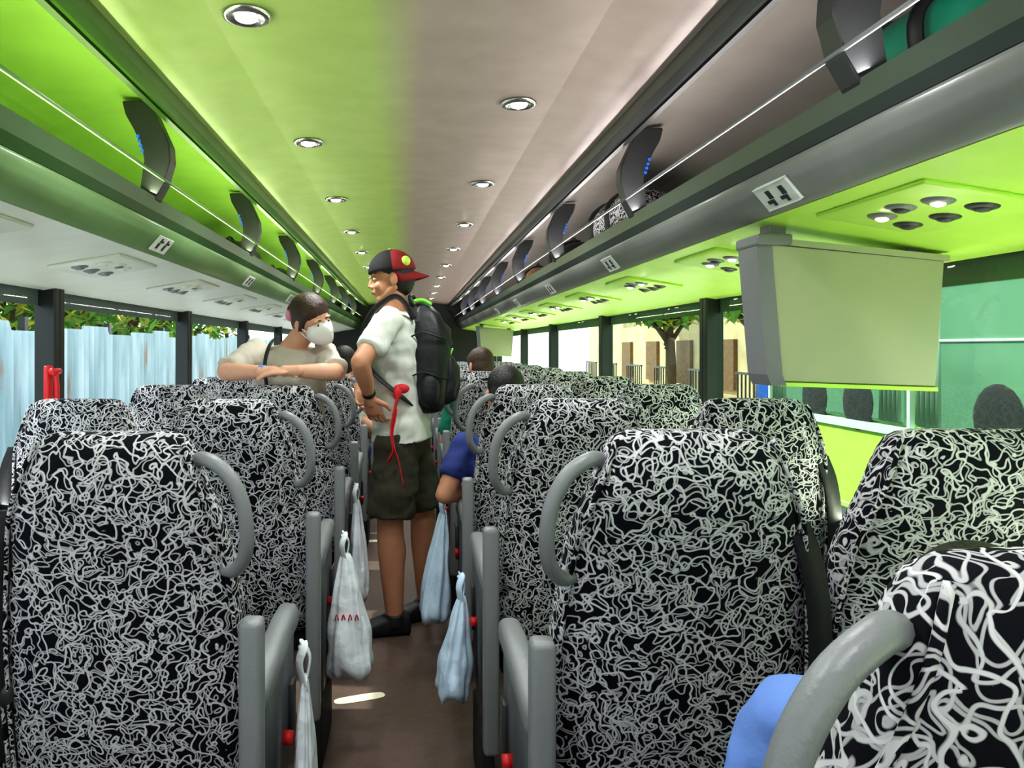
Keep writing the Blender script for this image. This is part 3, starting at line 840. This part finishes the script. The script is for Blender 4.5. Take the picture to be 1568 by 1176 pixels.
e=empty('emergency_hammer')
bm=bmesh.new()
box(bm,(-1.255,2.64,1.12),(-1.235,2.68,1.27),0,.006)
tube(bm,[(-1.22,2.66,1.12),(-1.215,2.66,1.18),(-1.22,2.66,1.24)],.009,0,10)
cyl(bm,(-1.22,2.63,1.25),(-1.22,2.69,1.25),.012,.010,0)
new_obj('hammer',bm,[M['red']],True,e)

# ---------------------------------------------------------------- exterior
M['asphalt']=mat('asphalt',(150,150,142),.9,var=.1,bump=.3)
bm=bmesh.new(); box(bm,(-40,-30,-1.35),(40,60,-1.25)); new_obj('ground',bm,[M['asphalt']],False)
def fence_mat():
    m=mat('corrugated_sheet',(206,224,226),.6,0)
    nt=m.node_tree; Lk=nt.links
    r=[n for n in nt.nodes if n.type=='VALTORGB'][0]; n=[n for n in nt.nodes if n.type=='TEX_NOISE'][0]
    tc=[q for q in nt.nodes if q.type=='TEX_COORD'][0]
    mp=nt.nodes.new('ShaderNodeMapping'); mp.inputs['Scale'].default_value=(1,2.2,.25)
    Lk.new(tc.outputs['Object'],mp.inputs[0]); Lk.new(mp.outputs[0],n.inputs['Vector'])
    n.inputs['Scale'].default_value=2.6; n.inputs['Detail'].default_value=5
    el=r.color_ramp.elements; el[0].position=.33; el[0].color=lin((172,136,112)); el[1].position=.7; el[1].color=lin((216,228,228))
    x=el.new(.39); x.color=lin((160,184,186)); x=el.new(.54); x.color=lin((188,208,210))
    return m
M['fence']=fence_mat()
e=empty('corrugated_fence')
bm=bmesh.new(); a=[];b=[]
n=1500
for i in range(n):
    yy=-6+i*.02; x=-4.2+.03*math.sin(i*math.pi/4)
    h=1.52+.10*((math.floor(yy/.9)*7)%3)/2
    a.append(bm.verts.new((x,yy,-1.25))); b.append(bm.verts.new((x,yy,h)))
for i in range(n-1): bm.faces.new((a[i],a[i+1],b[i+1],b[i]))
new_obj('sheets',bm,[M['fence']],True,e)
bm=bmesh.new()
for k in range(12): box(bm,(-4.32,-5.9+k*2.4,-1.25),(-4.24,-5.82+k*2.4,1.68))
box(bm,(-4.30,-6,1.3),(-4.25,24,1.36)); new_obj('posts',bm,[M['dgrey']],False,e)
M['leaf']=mat('foliage',(104,156,60),.6,var=.5,vs=3)
M['leafy']=mat('foliage_yellow',(220,218,96),.6,var=.3,vs=3)
M['bark']=mat('bark',(90,70,50),.9,bump=.6,bs=20)
def tree(x,y,h,r,seed,n=1500,mk='leaf'):
    random.seed(seed); e=empty('tree')
    bm=bmesh.new(); tube(bm,[(x,y,-1.25),(x+.1,y,h*.4),(x,y+.1,h)],lambda t:.16-.1*t,0,10,5)
    for k in range(6):
        a=k*1.05; tube(bm,[(x,y,h*.5+k*.1),(x+math.cos(a)*r*.4,y+math.sin(a)*r*.4,h*.8),(x+math.cos(a)*r*.8,y+math.sin(a)*r*.8,h+.3)],lambda t:.06-.04*t,0,6,4)
    new_obj('trunk',bm,[M['bark']],True,e)
    vs=[];fs=[];mi=[]
    for i in range(n):
        while 1:
            p=V((random.uniform(-1,1),random.uniform(-1,1),random.uniform(-1,1)))
            if .3<p.length<1: break
        c=V((x,y,h+.2))+V((p.x*r,p.y*r,p.z*r*.85))
        s=random.uniform(.09,.2); q=random.uniform(0,6.28)
        R=Matrix.Rotation(q,3,'Z')@Matrix.Rotation(random.uniform(-1,1),3,'X')
        k=len(vs)
        vs+=[c+R@V(w)*s for w in ((0,-1.3,0),(.5,0,.1),(0,1.3,0),(-.5,0,.1))]
        fs.append((k,k+1,k+2,k+3)); mi.append(0 if random.random()<.65 else 1)
    me=bpy.data.meshes.new('leaves'); me.from_pydata(vs,[],fs); me.materials.append(M[mk]); me.materials.append(M['leafy'])
    me.polygons.foreach_set('material_index',mi)
    o=bpy.data.objects.new('leaves',me); COL.objects.link(o); o.parent=e
for i,(yy,r) in enumerate(((3.2,1.4),(6,1.5),(9,1.7),(12.5,1.8),(17,2.2),(22,2.2))): tree(-6.2-.3*(i%2),yy,2.1+.25*(i%3),r,i+1,2400)
for i,(xx,yy,hh) in enumerate(((5.5,8.4,2.4),(5.9,13,2.6),(5.6,22,3.4),(10,3,5),(5.7,17,2.6))): tree(xx,yy,hh,1.25+.5*(xx>8),i+20,1800)
M['stucco']=mat('beige_stucco',(206,184,146),.85,var=.2,vs=1.2)
M['tarp']=mat('blue_tarp',(40,90,170),.6,bump=.4,bs=10)
M['roofc']=mat('brown_shutter',(120,88,60),.7,var=.2)
e=empty('apartment_building')
bm=bmesh.new(); box(bm,(8,9,-1.25),(16,34,7))
for k in range(8):
    yy=10+k*2.9
    for zz in (.3,3.2):
        box(bm,(7.9,yy,zz),(8.02,yy+1.1,zz+1.25),1)
        box(bm,(7.3,yy-.3,zz-.25),(8,yy+1.4,zz-.15),0)
        for j in range(9): box(bm,(7.32,yy-.28+j*.2,zz-.15),(7.35,yy-.25+j*.2,zz+.45),2)
        box(bm,(7.3,yy-.3,zz+.45),(7.36,yy+1.4,zz+.5),2)
new_obj('facade',bm,[M['stucco'],M['roofc'],M['dgrey']],False,e)
bm=bmesh.new()
vs=[[V((5.0+.05*math.sin(i*1.3+j),10.4+i*.06,-1.0+j*.3)) for j in range(8)] for i in range(12)]
for i in range(11):
    for j in range(7):
        bm.faces.new([bm.verts.new(p) for p in (vs[i][j],vs[i+1][j],vs[i+1][j+1],vs[i][j+1])])
bmesh.ops.remove_doubles(bm,verts=bm.verts[:],dist=.001)
new_obj('hanging_tarp',bm,[M['tarp']],True)
M['bgreen']=mat('coach_lime_paint',(204,252,104),.3,coat=.3)
M['bteal']=mat('coach_glass_tint',(106,146,120),.06,var=.18,vs=1.1)
M['bpale']=mat('coach_pale_band',(222,236,228),.4)
M['bseat']=mat('coach_curtain',(150,182,156),.8,var=.15,vs=3)
e=empty('parked_coach')
bm=bmesh.new()
x0=2.75; ya,yb=-4,5.9
P=[(x0,-.8),(x0,.86),(x0+.02,.88),(x0+.02,1.66),(x0,1.68),(x0,2.02),(x0+.15,2.2),(x0+2.35,2.2),(x0+2.5,2.0),(x0+2.5,-.8)]
extr(bm,P,ya,yb)
new_obj('body',bm,[M['bgreen']],False,e)
bm=bmesh.new(); 
for a in range(6):
    yy=ya+.15+a*1.62; box(bm,(x0-.012,yy,.90),(x0+.03,yy+1.54,1.66),0,.02)
box(bm,(x0+.05,yb-.01,.7),(x0+2.4,yb+.01,1.9),0)
new_obj('windows',bm,[M['bteal']],False,e)
bm=bmesh.new()
for a in range(6):
    yy=ya+.17+a*1.62
    # gathered curtains at both ends of every pane, seat tops and a sliding-pane rail
    for (c0,cw) in ((0,.20),(1.30,.20)):
        for j in range(5): cyl(bm,(x0-.012,yy+c0+cw*j/5+.02,.92),(x0-.012,yy+c0+cw*j/5+.02,1.64),.016,.012,0,8)
    for j in (.42,.92):
        ellips(bm,(x0-.010,yy+j,1.0),(.008,.17,.17),1,None,18,10)
    box(bm,(x0-.018,yy,1.36),(x0-.008,yy+1.5,1.375),2)
new_obj('window_details',bm,[M['bseat'],M['icon'],M['bpale']],True,e)
bm=bmesh.new(); box(bm,(x0-.02,ya,1.65),(x0+.02,yb,2.03)); 
for a in range(7):
    yy=ya+.07+a*1.62; box(bm,(x0-.02,yy+.02,.88),(x0+.01,yy+.045,1.7))
box(bm,(x0-.02,ya,.84),(x0+.02,yb,.89))
new_obj('trim',bm,[M['bpale']],False,e)
bm=bmesh.new()
for yy in (-2.4,4.4):
    cyl(bm,(x0-.02,yy,-.77),(x0+.25,yy,-.77),.48,.48,0,32); cyl(bm,(x0-.04,yy,-.77),(x0,yy,-.77),.24,.24,1,24)
new_obj('wheels',bm,[M['black'],M['metal']],False,e)

# ---------------------------------------------------------------- light
w=bpy.data.worlds.new('sky'); sc.world=w; w.use_nodes=True
nt=w.node_tree; bg=nt.nodes['Background']
tc=nt.nodes.new('ShaderNodeTexCoord'); sp=nt.nodes.new('ShaderNodeSeparateXYZ'); nt.links.new(tc.outputs['Generated'],sp.inputs[0])
cr=nt.nodes.new('ShaderNodeValToRGB'); cr.color_ramp.elements[0].color=(.95,.97,1,1); cr.color_ramp.elements[1].color=(.62,.78,1,1)
nt.links.new(sp.outputs[2],cr.inputs[0]); nt.links.new(cr.outputs[0],bg.inputs[0]); bg.inputs[1].default_value=2.9
s=bpy.data.lights.new('sun','SUN'); s.energy=5; s.angle=.02; s.color=(1,.96,.88)
so=bpy.data.objects.new('sun',s); COL.objects.link(so)
so.rotation_euler=V((-.75,.15,.95)).to_track_quat('Z','Y').to_euler()

# ---------------------------------------------------------------- camera
cd=bpy.data.cameras.new('camera'); cam=bpy.data.objects.new('camera',cd); COL.objects.link(cam)
cd.sensor_width=36; cd.lens=36*1352/1800; cd.clip_start=.02
cd.shift_x=(900-718)/1800; cd.shift_y=-(675-612)/1800
cam.location=(0,0,1.33); cam.rotation_euler=(math.pi/2,0,0)
sc.camera=cam
